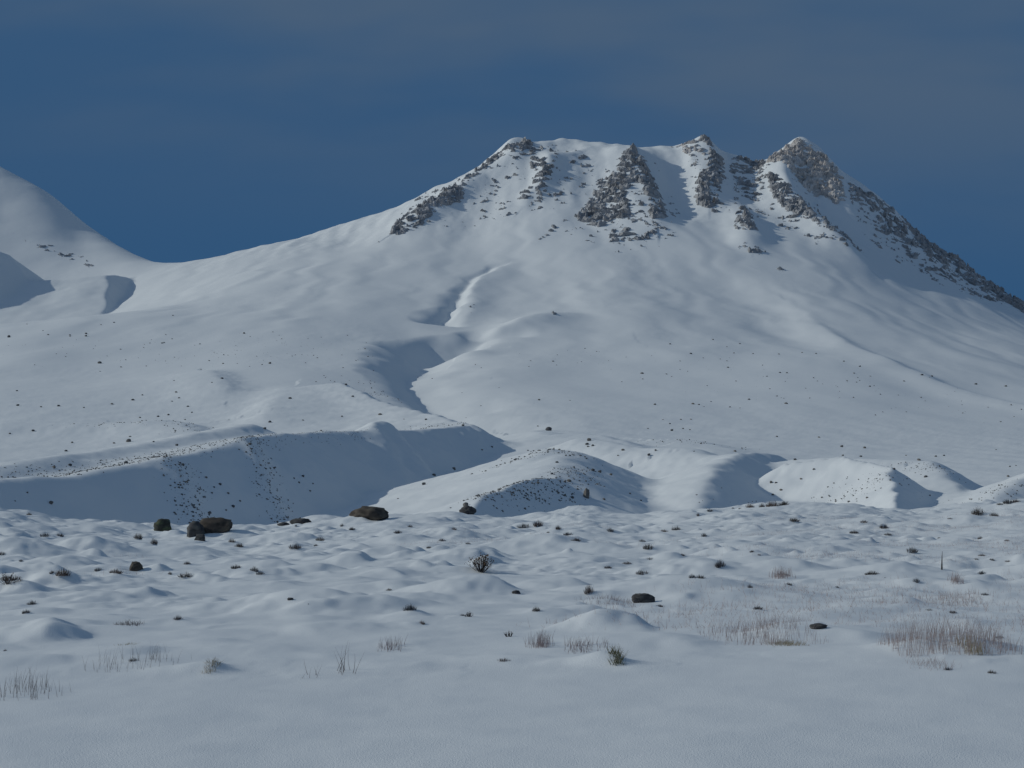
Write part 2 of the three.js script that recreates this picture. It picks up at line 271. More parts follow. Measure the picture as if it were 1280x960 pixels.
function country(x, z) {                                             // everything past the brow of the foreground
  const d = Math.max(-z, 60), u = x / d;
  let h = EYE + tps(clamp(u, -0.66, 0.66), Math.max(d, 125)) * d;
  if (d > 780) {
    const wa = sst(780, 1600, d), wx = x + wa * (9 * n2(x / 90, z / 90) + 2 * n2(x / 33, z / 33)), wz = z + wa * (9 * n2(x / 90 + 9, z / 90) + 2 * n2(x / 33, z / 33 + 7));
    for (const f of upper) h = f(wx, wz, h);
    h += wa * (5 * n2(x / 260, z / 420 + 3) + 2.0 * n2(x / 90 + 5, z / 160) + 0.3 * fbm(x / 34, z / 60, 3));
    const crust = sst(0.0, 0.5, n2(x / 170 + 4, z / 240)), high = sst(3250, 3700, d);
    h += wa * (0.35 * crust * fbm(x / 17, z / 30, 3) + 2.2 * n2(x / 52 + 0.6 * n2(x / 120, z / 120), z / 380) * sst(1500, 2600, d) * sst(-1050, -650, x)) + high * sst(-1050, -650, x) * (1.6 * fbm(x / 28, z / 44, 4) + 2.6 * n2(x / 34, z / 150));
  }
  if (d < 1700) {
    const a = clamp(d / 400, 0.4, 2), wx = x + a * (1.5 * n2(x / 16, z / 16) + 0.5 * n2(x / 4.5, z / 4.5)), wz = z + a * (1.5 * n2(x / 16 + 31, z / 16) + 0.5 * n2(x / 4.5, z / 4.5 + 13));
    for (const f of middle) h = f(wx, wz, h);
    h += (1 - sst(1000, 1600, d)) * (0.5 * n2(x / 22, z / 30) + 0.22 * fbm(x / 6, z / 8, 3));
  }
  return h;
}
function land(x, z) {
  const d = -z;
  if (d < 106) return foreground(x, z);
  const t = sst(106, 150, d);
  if (t >= 1) return country(x, z);
  return foreground(x, z) * (1 - t) + Math.min(country(x, z), -3) * t;
}
function hit(px, py, d0 = 7, d1 = 4700) {                            // the spot of land seen along a line of sight, or the nearest miss
  const [u, t] = ray(px, py); let best = 1e9, bd = d0;
  for (let d = d0; d < d1; d *= d < 150 ? 1.003 : 1.0035) { const g = (EYE + t * d - land(u * d, -d)) / d; if (g < best) { best = g; bd = d; } if (g < 0) { bd = d; break; } }
  return [u * bd, land(u * bd, -bd), -bd, bd];
}

// ---------------------------------------------------------------- helpers
const taken = new Map();
function numbered(n) { const k = taken.get(n) ?? 0; taken.set(n, k + 1); return k ? `${n}_${String(k).padStart(3, '0')}` : n; }
function tag(o, label, category, group, kind) { o.name = numbered(o.name); o.userData.label = label; if (category) o.userData.category = category; if (group) o.userData.group = group; if (kind) o.userData.kind = kind; scene.add(o); return o; }
function mesh(name, g, m) { const o = new THREE.Mesh(g, m); o.name = name; o.castShadow = o.receiveShadow = true; return o; }
function noiseTex(n, f, repeat) {
  const d = new Uint8Array(n * n * 4); for (let j = 0; j < n; j++) for (let i = 0; i < n; i++) { const v = clamp(f(i, j, n)) * 255; const o = (j * n + i) * 4; d[o] = d[o + 1] = d[o + 2] = v; d[o + 3] = 255; }
  const t = new THREE.DataTexture(d, n, n); t.wrapS = t.wrapT = THREE.RepeatWrapping; t.magFilter = THREE.LinearFilter; t.minFilter = THREE.LinearMipmapLinearFilter; t.generateMipmaps = true; t.repeat.set(repeat, repeat); t.needsUpdate = true; return t;
}
const grainR = rng(5);
const grain = noiseTex(512, () => 0.25 + 0.75 * Math.pow(grainR(), 1.3), 1 / 2.2);
const snowNear = new THREE.MeshPhysicalMaterial({ color: new THREE.Color().setRGB(0.82, 0.845, 0.855), roughness: 0.62, specularIntensity: 0.35, bumpMap: grain, bumpScale: 0.004 });
const snowFar = new THREE.MeshPhysicalMaterial({ color: new THREE.Color().setRGB(0.82, 0.845, 0.855), roughness: 0.8, specularIntensity: 0.2 });

function sheet(xs, ds, apex, f) {                                    // fan-shaped sheet of land: finer where it is nearer
  const nx = xs.length, nd = ds.length, p = new Float32Array(nx * nd * 3), uv = new Float32Array(nx * nd * 2);
  for (let j = 0; j < nd; j++) for (let i = 0; i < nx; i++) { const x = xs[i] * (ds[j] + apex), z = -ds[j], o = j * nx + i; p[o * 3] = x; p[o * 3 + 1] = f(x, z); p[o * 3 + 2] = z; uv[o * 2] = x; uv[o * 2 + 1] = -z; }
  return { nx, nd, p, uv };
}
function finish(s, keep) {
  const idx = []; const { nx, nd } = s;
  for (let j = 0; j + 1 < nd; j++) for (let i = 0; i + 1 < nx; i++) { const a = j * nx + i, b = a + 1, c = a + nx, e = c + 1; if (!keep || keep(i, j)) idx.push(a, b, e, a, e, c); }
  const g = new THREE.BufferGeometry(); g.setAttribute('position', new THREE.BufferAttribute(s.p, 3)); g.setAttribute('uv', new THREE.BufferAttribute(s.uv, 2)); g.setIndex(idx); g.computeVertexNormals();
  return g;
}
function span(a, b, step) { const r = []; for (let x = a; x < b; x += step(x)) r.push(x); r.push(b); return r; }
function even(a, b, n) { return Array.from({ length: n + 1 }, (_, i) => a + (b - a) * i / n); }

// ---------------------------------------------------------------- setting
const fx = [...even(-0.62, -0.44, 24), ...even(-0.44, 0.44, 630).slice(1), ...even(0.44, 0.62, 24).slice(1)];
const nearSheet = sheet(fx, span(-7, 150, (d) => 0.085 + 0.0018 * Math.max(0, d) + (d < 5 ? 0.25 : 0)), 10, land);
tag(mesh('snowfield', finish(nearSheet), snowNear), 'hummocky snow covered ground in front of the moraines', null, null, 'structure');
const mx = [...even(-0.72, -0.41, 40), ...even(-0.41, 0.41, 620).slice(1), ...even(0.41, 0.72, 40).slice(1)];
const midSheet = sheet(mx, span(148, 960, (d) => 0.0055 * d), 0, land);
tag(mesh('moraine_hills', finish(midSheet), snowFar), 'snowy moraine ridges and mounds at the foot of the mountain', null, null, 'structure');
const hx = [...even(-0.66, -0.40, 40), ...even(-0.40, 0.40, 800).slice(1), ...even(0.40, 0.66, 40).slice(1)];
const highRows = span(955, 6200, (d) => d < 3000 ? 9 : d < 4250 ? 4.2 : d < 4800 ? 9 : 60);
const highSheet = sheet(hx, highRows, 0, land);
const isLeft = (i, j) => highRows[j] > 2520 && hx[i] < ray(196, 0)[0] + 0.00002 * (highRows[j] - 2520);
const mountain = new THREE.Group(); mountain.name = 'mountain';
tag(mountain, 'broad snow covered mountain with rocky summit ribs', null, null, 'structure');
const left = new THREE.Group(); left.name = 'neighbouring_mountain';
tag(left, 'smaller shaded snow mountain beyond the saddle', null, null, 'structure');
function part(parent, name, g, m, label) { const o = mesh(name, g, m); if (label) o.userData.label = label; parent.add(o); return o; }
part(mountain, 'snow_slope', finish(highSheet, (i, j) => !isLeft(i, j)), snowFar);
part(left, 'snow_slope', finish(highSheet, isLeft), snowFar);
// the wide plain all round
{
  const g = new THREE.CircleGeometry(30000, 64); g.rotateX(-Math.PI / 2); const o = mesh('snow_plain', g, snowFar); o.position.y = -26; tag(o, 'wide snow plain round the mountain', null, null, 'structure');
}

// ---------------------------------------------------------------- rock of the summit ribs: blocks standing proud of the snow
function hash3(i, j, k, c) { let h = Math.imul(i, 374761393) ^ Math.imul(j, 668265263) ^ Math.imul(k, 2147483647 - 58) ^ Math.imul(c, 974711); h = Math.imul(h ^ (h >>> 13), 1274126177); h ^= h >>> 16; return (h >>> 0) / 4294967296; }
function blocks(x, y, z) {                                           // each cell is one block with its own step and tilt
  const i0 = Math.floor(x), j0 = Math.floor(y), k0 = Math.floor(z); let best = 9, v = 0;
  for (let a = -1; a < 2; a++) for (let b = -1; b < 2; b++) for (let c = -1; c < 2; c++) {
    const i = i0 + a, j = j0 + b, k = k0 + c, dx = x - i - hash3(i, j, k, 1), dy = y - j - hash3(i, j, k, 2), dz = z - k - hash3(i, j, k, 3), d = dx * dx + dy * dy + dz * dz;
    if (d < best) { best = d; v = hash3(i, j, k, 4) * 2 - 1 + dx * (hash3(i, j, k, 5) - 0.5) * 1.6 + dy * (hash3(i, j, k, 6) * 1.4 + 0.2) + dz * (hash3(i, j, k, 7) - 0.5) * 1.2; }
  }
  return v;
}
const rockFar = new THREE.MeshStandardMaterial({ color: 0xffffff, vertexColors: true, roughness: 0.95 });
const NOUT = new THREE.Vector3(-0.10, 0.72, 0.68).normalize();
function outcrop(parent, label, poly, { lift = 0, amp = 7, fine = 2.4, tone = [0.34, 0.342, 0.352], size = 1, dlo = 2800, edge = 12 } = {}) {
  const P = poly.map(([px, py]) => hit(px, py, dlo, 4300));
  const V = P.map(([x, , , d]) => [x, d * 0.5]);
  let u0 = 9, u1 = -9, d0 = 1e9, d1 = 0; for (const [x, , , d] of P) { u0 = Math.min(u0, (x - 12) / d); u1 = Math.max(u1, (x + 12) / d); d0 = Math.min(d0, d - 25); d1 = Math.max(d1, d + 25); }
  const nx = Math.ceil((u1 - u0) * d1 / 2.0), nd = Math.ceil((d1 - d0) / 3.2), pos = new Float32Array((nx + 1) * (nd + 1) * 3), col = new Float32Array(pos.length), dis = new Float32Array((nx + 1) * (nd + 1));
  for (let j = 0; j <= nd; j++) for (let i = 0; i <= nx; i++) {
    const d = d0 + (d1 - d0) * j / nd, x = (u0 + (u1 - u0) * i / nx) * d, y = land(x, -d), o = j * (nx + 1) + i;
    let m2 = 1e18, inside = false; const qx = x, qy = d * 0.5;
    for (let a = 0, b = V.length - 1; a < V.length; b = a++) {
      const [ax, ay] = V[a], [bx, by] = V[b], ex = bx - ax, ey = by - ay, t = clamp(((qx - ax) * ex + (qy - ay) * ey) / (ex * ex + ey * ey)), rx = qx - ax - ex * t, ry = qy - ay - ey * t;
      m2 = Math.min(m2, rx * rx + ry * ry); if ((ay > qy) !== (by > qy) && qx < ex * (qy - ay) / ey + ax) inside = !inside;
    }
    const sd = (inside ? 1 : -1) * Math.sqrt(m2) + edge * fbm(x / 22, y / 16 + d / 60, 3);
    const m = sst(-6, 14, sd);
    const q = 1 / (19 * size), bl = blocks(x * q, y * q * 1.7, d * q * 0.7), b2 = blocks(x * q * 2.6 + 9, y * q * 4.2, d * q * 1.8);
    const gul = 1 - 2 * Math.abs(n2(x / 24 + 0.5 * n2(y / 30, d / 45), (y + d * 0.3) / 130));
    const rel = 0.7 * amp * bl + fine * b2 + 5 * gul - 1.0 + 6 * n3(x / 46, y / 30, d / 60) + 8.5 * (0.42 - (((y / 21 + 0.9 * n2(x / 45, d / 70)) % 1 + 1) % 1)) + lift - 1.2;
    const disp = m * rel - (1 - m) * 9; dis[o] = disp;
    pos[o * 3] = x + NOUT.x * disp; pos[o * 3 + 1] = y + NOUT.y * disp; pos[o * 3 + 2] = -d + NOUT.z * disp;
    const f = hash3(Math.round(x / 9), Math.round(y / 6), Math.round(d / 12), 9), v = 0.8 + 0.4 * f + 0.3 * n3(x / 40, y / 40, d / 50);   // beds of lighter and darker stone
    for (let c = 0; c < 3; c++) col[o * 3 + c] = tone[c] * v;
  }
  const idx = []; for (let j = 0; j < nd; j++) for (let i = 0; i < nx; i++) { const a = j * (nx + 1) + i, b = a + 1, c = a + nx + 1, e = c + 1; if (Math.max(dis[a], dis[b], dis[c], dis[e]) > -1) idx.push(a, b, e, a, e, c); }
  if (!idx.length) return;
  let g = new THREE.BufferGeometry(); g.setAttribute('position', new THREE.BufferAttribute(pos, 3)); g.setAttribute('color', new THREE.BufferAttribute(col, 3)); g.setIndex(idx); g = g.toNonIndexed(); g.computeVertexNormals();
  part(parent, 'rock_outcrop', g, rockFar, label);
}
const SCRAP = { lift: -8.2, amp: 7.5, fine: 3, size: 0.95, edge: 24 };
const PALE = [0.53, 0.50, 0.48];
outcrop(mountain, 'long broken rock ridge falling from the left summit', [[480, 298], [500, 272], [530, 254], [560, 237], [590, 215], [610, 199], [635, 182], [658, 172], [672, 179], [668, 190], [640, 196], [618, 207], [600, 218], [588, 235], [577, 262], [560, 262], [535, 280], [507, 295]], { lift: 3, amp: 6.5 });
outcrop(mountain, 'forked rock rib below the left summit', [[655, 205], [668, 180], [676, 195], [696, 210], [690, 240], [675, 257], [662, 252], [640, 256], [655, 232], [672, 218]], { lift: 1 });
outcrop(mountain, 'thin rock fin beside the forked rib', [[692, 208], [715, 199], [735, 192], [737, 200], [712, 211], [695, 218]], { lift: 2, edge: 4 });
outcrop(mountain, 'faint rock streak on the upper snow', [[728, 226], [742, 216], [757, 211], [757, 215], [742, 222]], { lift: 1, edge: 3 });
outcrop(mountain, 'dark pinnacle with a triangular apron of layered rock', [[786, 182], [792, 178], [798, 190], [812, 212], [828, 245], [837, 270], [836, 288], [826, 294], [812, 280], [806, 252], [800, 234], [792, 230], [786, 244], [794, 266], [778, 280], [748, 286], [721, 278], [722, 264], [735, 250], [746, 230], [764, 216], [776, 196]], { lift: 3, amp: 7.5 });
outcrop(mountain, 'sharp rock tooth at the top of the dark pinnacle', [[782, 198], [786, 185], [791, 179], [796, 186], [801, 198]], { lift: 15, amp: 5, edge: 2 });
outcrop(mountain, 'rock teeth on the crest of the middle summit', [[868, 178], [878, 170], [888, 176], [896, 190], [884, 186]], { lift: 7, edge: 3 });
outcrop(mountain, 'broken rock teeth along the notch crest', [[908, 199], [924, 195], [945, 203], [960, 200], [956, 210], [930, 206]], { lift: 4, edge: 4 });
outcrop(mountain, 'thin rock ledges inside the apron of the pinnacle', [[786, 236], [800, 232], [812, 270], [822, 290], [780, 286], [748, 286]], { lift: -3 });
outcrop(mountain, 'snowy ledges at the foot of the dark pinnacle', [[756, 292], [770, 284], [800, 286], [832, 284], [826, 296], [806, 303], [780, 308], [760, 305]], { lift: -1.5 });
outcrop(mountain, 'scraps of rock left of the dark pinnacle', [[690, 278], [706, 272], [720, 276], [700, 288], [672, 306], [664, 306], [684, 288]], { lift: -3.5 });
outcrop(mountain, 'frosted rock cap of the middle summit', [[836, 184], [855, 177], [880, 172], [888, 184], [884, 206], [868, 206], [850, 195]], { lift: -0.5, tone: PALE, amp: 5 });
outcrop(mountain, 'dark cliff dropping from the middle summit', [[884, 182], [895, 190], [906, 202], [910, 225], [905, 245], [897, 263], [868, 262], [865, 240], [873, 215], [882, 206]], { lift: 4, amp: 7.5 });
outcrop(mountain, 'frosted rock wall in the notch between the summits', [[906, 200], [925, 198], [945, 206], [956, 210], [960, 240], [945, 255], [925, 242], [912, 228]], { lift: -1.5, amp: 5 });
outcrop(mountain, 'dark slanting rock band left of the right peak', [[955, 208], [975, 220], [1000, 245], [1020, 265], [1032, 287], [1000, 276], [975, 264], [960, 245]], { lift: 3 });
outcrop(mountain, 'pale brown rock face of the right peak', [[954, 206], [970, 192], [986, 181], [1001, 175], [1015, 183], [1040, 203], [1056, 226], [1062, 252], [1047, 260], [1025, 252], [1005, 237], [990, 217], [975, 206]], { lift: 5.5, amp: 6, tone: PALE });
outcrop(mountain, 'dark rocky crest running down from the right peak', [[1055, 224], [1085, 238], [1120, 261], [1160, 294], [1200, 324], [1240, 352], [1279, 378], [1310, 400], [1290, 398], [1230, 362], [1190, 338], [1160, 328], [1130, 302], [1100, 282], [1080, 270], [1062, 260]], { lift: 0.5 });
outcrop(mountain, 'broken rock ribs on the face under the right crest', [[1064, 250], [1090, 262], [1120, 285], [1152, 318], [1182, 346], [1160, 342], [1120, 308], [1090, 284]], { lift: -2 });
outcrop(mountain, 'lower scattered ribs under the right crest', [[1150, 312], [1200, 342], [1250, 372], [1262, 384], [1220, 370], [1180, 350]], { lift: -2.5 });
outcrop(mountain, 'dark rock streak in the shaded right slope', [[1068, 283], [1085, 296], [1112, 316], [1104, 316], [1084, 304]], { lift: 1, edge: 3 });
outcrop(mountain, 'rock band trailing below the right peak', [[1018, 268], [1040, 280], [1066, 302], [1082, 320], [1060, 314], [1036, 296]], { lift: -1.5, edge: 5 });
outcrop(mountain, 'small dark crag on the snow below the notch', [[914, 287], [916, 266], [926, 257], [938, 264], [946, 282], [952, 292], [930, 290]], { lift: 2.5, size: 0.8 });
outcrop(mountain, 'low snowy crag beneath the small dark crag', [[910, 312], [925, 302], [945, 305], [960, 316], [956, 322], [932, 318]], { lift: 0, size: 0.8, dlo: 2600 });
outcrop(mountain, 'lone rock lump right of the low crag', [[966, 338], [972, 332], [984, 338], [980, 343]], { lift: 2, size: 0.7, edge: 3, dlo: 2500 });
outcrop(mountain, 'rock scraps beside the bright gully rim', [[580, 385], [590, 372], [602, 374], [594, 398], [582, 402]], { lift: -4, size: 0.6, edge: 5, amp: 4, dlo: 2000 });
outcrop(mountain, 'stones on the brow right of the gully', [[582, 420], [592, 415], [602, 420], [594, 424]], { lift: -3, size: 0.5, edge: 5, amp: 4, dlo: 1900 });
outcrop(mountain, 'round cluster of stones on the middle slope', [[680, 397], [690, 388], [702, 394], [696, 402]], { lift: -3, size: 0.5, edge: 5, amp: 4, dlo: 1900 });
outcrop(mountain, 'scattered rock scraps round the left summit ribs', [[470, 306], [520, 248], [590, 205], [650, 176], [700, 182], [745, 196], [740, 225], [700, 262], [640, 275], [560, 285]], SCRAP);
outcrop(mountain, 'scattered rock scraps round the dark pinnacle', [[700, 285], [740, 225], [775, 190], [815, 192], [850, 260], [855, 300], [800, 322], [740, 316]], SCRAP);
outcrop(mountain, 'scattered rock scraps between the notch and the right peak', [[860, 200], [900, 190], [960, 200], [1030, 262], [1090, 322], [1040, 318], [980, 290], [900, 275], [862, 262]], SCRAP);
outcrop(mountain, 'scattered rock scraps on the shaded right face', [[1050, 235], [1120, 268], [1200, 330], [1270, 384], [1200, 372], [1120, 330], [1070, 290]], SCRAP);
outcrop(left, 'dark rock band under the top of the shaded mountain', [[-20, 240], [0, 238], [28, 230], [40, 232], [46, 240], [32, 250], [0, 254], [-20, 256]], { lift: -4.5, dlo: 3500, size: 1.0 });
outcrop(left, 'light speckled rock along the spur', [[18, 298], [60, 304], [100, 318], [130, 332], [126, 344], [92, 328], [40, 312]], { lift: -8, dlo: 3000 });

// ---------------------------------------------------------------- loose rocks
function rockGeometry(seed, detail, flat = 0.62) {
  const r = rng(seed), g = mergeVertices(new THREE.IcosahedronGeometry(1, detail).deleteAttribute('normal').deleteAttribute('uv')), p = g.attributes.position, cuts = [];
  for (let i = 0; i < 13; i++) { const a = r() * 6.283, y = r() * 1.7 - 0.6, c = Math.sqrt(Math.max(0, 1 - y * y)); cuts.push([Math.cos(a) * c, y, Math.sin(a) * c, (y > 0.45 ? 0.78 : 0.56) + 0.3 * r()]); }
  const ox = r() * 50, sx = 0.85 + 0.4 * r(), sz = 0.75 + 0.3 * r();
  for (let i = 0; i < p.count; i++) {
    let x = p.getX(i), y = p.getY(i), z = p.getZ(i);
    for (const [a, b, c, d] of cuts) { const k = x * a + y * b + z * c - d; if (k > 0) { x -= a * k * 0.9; y -= b * k * 0.9; z -= c * k * 0.9; } }
    const n = 1 + 0.14 * n3(x * 1.7 + ox, y * 1.7, z * 1.7) + (detail > 2 ? 0.12 * n3(x * 4 + ox, y * 4, z * 4) + 0.05 * n3(x * 13 + ox, y * 13, z * 13) + 0.02 * n3(x * 29 + ox, y * 29, z * 29) : 0);
    p.setXYZ(i, x * n * sx, y * n * flat, z * n * sz);
  }
  let o = g; if (detail < 3) o = g.toNonIndexed(); o.computeVertexNormals(); return o;
}
function mottle(g, lichen, dark) {                                  // mineral mottling and lichen blotches on the big boulders
  const p = g.attributes.position, c = new Float32Array(p.count * 3);
  for (let i = 0; i < p.count; i++) { const x = p.getX(i), y = p.getY(i), z = p.getZ(i), a = 0.75 + 0.5 * n3(x * 4 + 8, y * 4, z * 4) + 0.35 * n3(x * 15, y * 15, z * 15), l = sst(0.15, 0.3, n3(x * 2.3 + 3, y * 3, z * 2.3) + 0.4 * n3(x * 11, y * 11, z * 11)); for (let k = 0; k < 3; k++) c[i * 3 + k] = clamp(mix(dark[k] * a, lichen[k], l * 0.7), 0.01, 1); }
  g.setAttribute('color', new THREE.BufferAttribute(c, 3)); return g;
}
function rockMaterial(r, g, b) { return new THREE.MeshStandardMaterial({ color: new THREE.Color().setRGB(r, g, b), roughness: 0.95 }); }
const stoneMats = [rockMaterial(0.10, 0.10, 0.105), rockMaterial(0.14, 0.135, 0.13), rockMaterial(0.17, 0.155, 0.14)];
const smallRocks = [11, 12, 13, 14, 15, 16].map((s) => rockGeometry(s, 1, 0.6));
const turnR = rng(99);
function stone(name, label, group, geo, mat, [x, y, z], w, hgt, sink = 0.25) {
  const o = mesh(name, geo, mat); o.scale.set(w / 2, hgt / 2 / 0.6, w / 2 * (0.8 + 0.3 * turnR())); o.rotation.set((turnR() - 0.5) * 0.3, (turnR() - 0.5) * 1.2, (turnR() - 0.5) * 0.3); o.position.set(x, y + hgt * (0.5 - sink), z);
  return tag(o, label, 'rock', group);
}
const quads = [
  [0, 190, [[45, 922, 7], [135, 862, 4], [240, 915, 6], [430, 912, 8], [350, 920, 6], [505, 866, 4], [570, 855, 5], [865, 820, 5], [1220, 910, 8], [820, 955, 5]]],
  [0, 420, [[500, 137, 12], [605, 157, 5], [85, 277, 6], [90, 350, 10], [205, 357, 7], [293, 352, 9], [420, 360, 6], [560, 343, 7], [665, 322, 9], [712, 298, 6], [880, 283, 8], [790, 405, 8], [842, 398, 8], [895, 312, 6], [940, 355, 7], [960, 385, 6], [925, 420, 6], [165, 478, 10], [50, 495, 7], [650, 505, 6], [810, 38, 6], [1000, 42, 5], [860, 18, 5], [1110, 215, 8], [1060, 235, 5], [1115, 140, 5], [45, 8, 8], [430, 5, 8], [350, 5, 5], [500, 180, 4], [860, 330, 5], [700, 410, 6], [870, 225, 4]]],
  [320, 420, [[70, 140, 10], [30, 145, 5], [170, 315, 10], [485, 305, 8], [620, 395, 9], [850, 422, 7], [740, 418, 4], [1035, 450, 10], [1050, 410, 3], [500, 125, 4], [545, 65, 4], [300, 230, 4], [1125, 350, 4], [1215, 260, 3], [1030, 285, 3], [560, 105, 5], [435, 160, 4], [450, 245, 8], [340, 200, 4]]],
  [640, 420, [[1005, 20, 6], [790, 42, 6], [365, 65, 4], [205, 128, 5], [895, 90, 7], [1110, 88, 5], [1205, 90, 5], [1080, 160, 6], [1075, 128, 4], [650, 190, 8], [840, 168, 3], [1275, 205, 5], [135, 322, 8], [290, 323, 4], [715, 345, 8], [905, 342, 8], [935, 345, 6], [1090, 358, 6], [1140, 362, 4], [1185, 320, 7], [845, 420, 6], [895, 418, 5], [790, 442, 6], [800, 475, 10], [855, 465, 7], [890, 470, 5], [680, 465, 5], [755, 420, 4], [1140, 42, 5], [1075, 55, 4], [960, 355, 4], [995, 330, 4]]],
  [960, 420, [[55, 92, 5], [170, 85, 4], [240, 90, 5], [460, 155, 7], [430, 190, 6], [770, 197, 8], [820, 203, 7], [680, 230, 5], [1040, 245, 8], [1190, 255, 8], [395, 225, 5], [60, 185, 6], [95, 188, 6], [90, 340, 8], [45, 303, 5], [1267, 370, 5], [1100, 360, 4], [970, 345, 3], [45, 505, 7], [255, 508, 6], [510, 255, 6], [380, 130, 6], [1230, 405, 4], [1140, 570, 4]]],
];
const morQuads = [
  [0, 420, [[645, 530, 12], [570, 538, 5], [768, 532, 5], [885, 550, 8], [360, 535, 6], [330, 578, 7], [632, 637, 10], [270, 660, 8], [350, 650, 9], [137, 787, 6], [255, 850, 13], [75, 830, 4], [915, 655, 9], [1030, 710, 6], [1100, 745, 8], [1060, 790, 6], [1200, 830, 7], [1165, 860, 9], [1050, 890, 8], [1140, 790, 6], [900, 640, 6], [1250, 545, 9], [1130, 880, 6], [1070, 760, 5]]],
  [320, 420, [[430, 405, 5], [235, 425, 4], [70, 432, 7], [45, 470, 8], [325, 475, 5], [235, 705, 8], [215, 740, 6], [990, 670, 9], [890, 700, 9], [840, 745, 10], [270, 780, 6], [710, 815, 4], [1180, 562, 6], [1130, 575, 4], [190, 715, 5], [285, 745, 5], [60, 640, 6], [90, 665, 6], [1050, 850, 14], [1035, 875, 10]]],
  [640, 420, [[185, 473, 14], [130, 455, 4], [385, 525, 12], [375, 545, 8], [405, 553, 7], [555, 575, 7], [530, 605, 4], [685, 600, 9], [718, 577, 7], [910, 578, 4], [945, 540, 5], [1115, 578, 6], [405, 675, 9], [440, 685, 10], [495, 697, 8], [300, 815, 9], [65, 870, 7], [285, 730, 9], [200, 695, 6], [185, 725, 6], [130, 745, 8], [225, 635, 7], [310, 660, 6], [460, 825, 6], [80, 575, 4], [270, 600, 5], [100, 740, 6], [240, 730, 6], [265, 735, 7], [380, 560, 5], [290, 600, 5], [170, 775, 5], [230, 790, 5], [70, 790, 5], [340, 850, 5], [590, 790, 5], [645, 825, 5]]],
  [960, 420, [[370, 557, 8], [483, 563, 8], [880, 600, 5], [840, 605, 6], [755, 625, 7], [465, 605, 6], [375, 600, 6], [690, 600, 4], [135, 622, 7], [230, 675, 6], [165, 720, 5], [790, 710, 8], [810, 805, 5], [495, 813, 7], [405, 832, 7], [25, 800, 7], [65, 785, 6], [630, 668, 7], [1210, 655, 5], [1200, 705, 7], [565, 765, 4], [330, 740, 4], [470, 770, 4], [300, 760, 4], [270, 820, 5], [15, 740, 9], [40, 740, 6], [340, 830, 5], [560, 720, 3], [395, 720, 3], [1240, 650, 4]]],
];
function slopeWords(px, py, w) {
  const size = w > 6 ? 'dark rock' : 'tiny dark rock', where = px < 260 ? (py < 440 ? 'on the snowy shoulder below the shaded mountain' : 'on the snow slope behind the long left moraine') : px < 520 ? 'on the slope just left of the snow gully' : px < 660 ? 'on the bright snow beside the gully' : px < 960 ? (py < 510 ? 'on the broad open slope below the dark pinnacle' : 'on the brow above the rounded mound') : 'on the wide slope below the right peak';
  return [`${size} ${where}`, `${size}s ${where}`];
}
function moraineWords(px, py, w) {
  const size = w > 7 ? 'dark rock' : 'small dark rock', where = px < 470 ? (py < 572 ? 'on the lit top of the long left moraine' : 'on the shaded face of the long left moraine') : px < 585 ? 'at the edge between the shaded face and the central mound' : px < 770 ? (py < 572 ? 'on the snow behind the central mound' : 'on the gravelly central mound') : px < 960 ? 'on the rounded mound right of the central one' : px < 1120 ? 'on the sunlit face of the sharp edged mound' : 'on the mounds right of the sharp snow edge';
  return [`${size} ${where}`, `${size}s ${where}`];
}
function cushionWords(px, py, w) {
  const size = w > 55 ? 'wide dark thorn cushion' : 'small dark thorn cushion', where = py < 640 ? 'on the skyline brow of the snowfield' : py < 676 ? (px < 330 ? 'in the snow near the leaning boulders' : px < 640 ? 'in the snow near the dome shaped boulder' : 'among tight tussocks just under the brow') : px < 330 ? 'on the hummocks round the single rounded boulder' : px < 700 ? 'on smooth snow near the leafy shrub' : 'among frosted grass and tussocks';
  return [`${size} ${where}`, `${size}s ${where}`];
}
let si = 0;
for (const [ox, oy, list] of quads) for (const [a, b, w] of list) {
  const p = hit(ox + a / 4, oy + b / 4, 150), s = p[3] / FPX, k = si++; if (p[3] > 4000) continue;
  stone('slope_rock', ...slopeWords(ox + a / 4, oy + b / 4, w), smallRocks[k % 6], stoneMats[k % 3], p, w * 0.52 * s, w * 0.30 * s);
}
for (const [ox, oy, list] of morQuads) for (const [a, b, w] of list) {
  const p = hit(ox + a / 4, oy + b / 4, 150), s = p[3] / FPX, k = si++; if (p[3] > 1500) continue;
  stone('moraine_rock', ...moraineWords(ox + a / 4, oy + b / 4, w), smallRocks[k % 6], stoneMats[k % 3], p, w * 0.64 * s, w * 0.42 * s);
}
{ const p = hit(640 + 375 / 4, 420 + 815 / 4, 150), s = p[3] / FPX; stone('moraine_boulder', 'tall brown boulder on the shaded front of the central mound', null, rockGeometry(77, 4, 0.9), stoneMats[2], p, 10 * s, 11 * s, 0.2); }
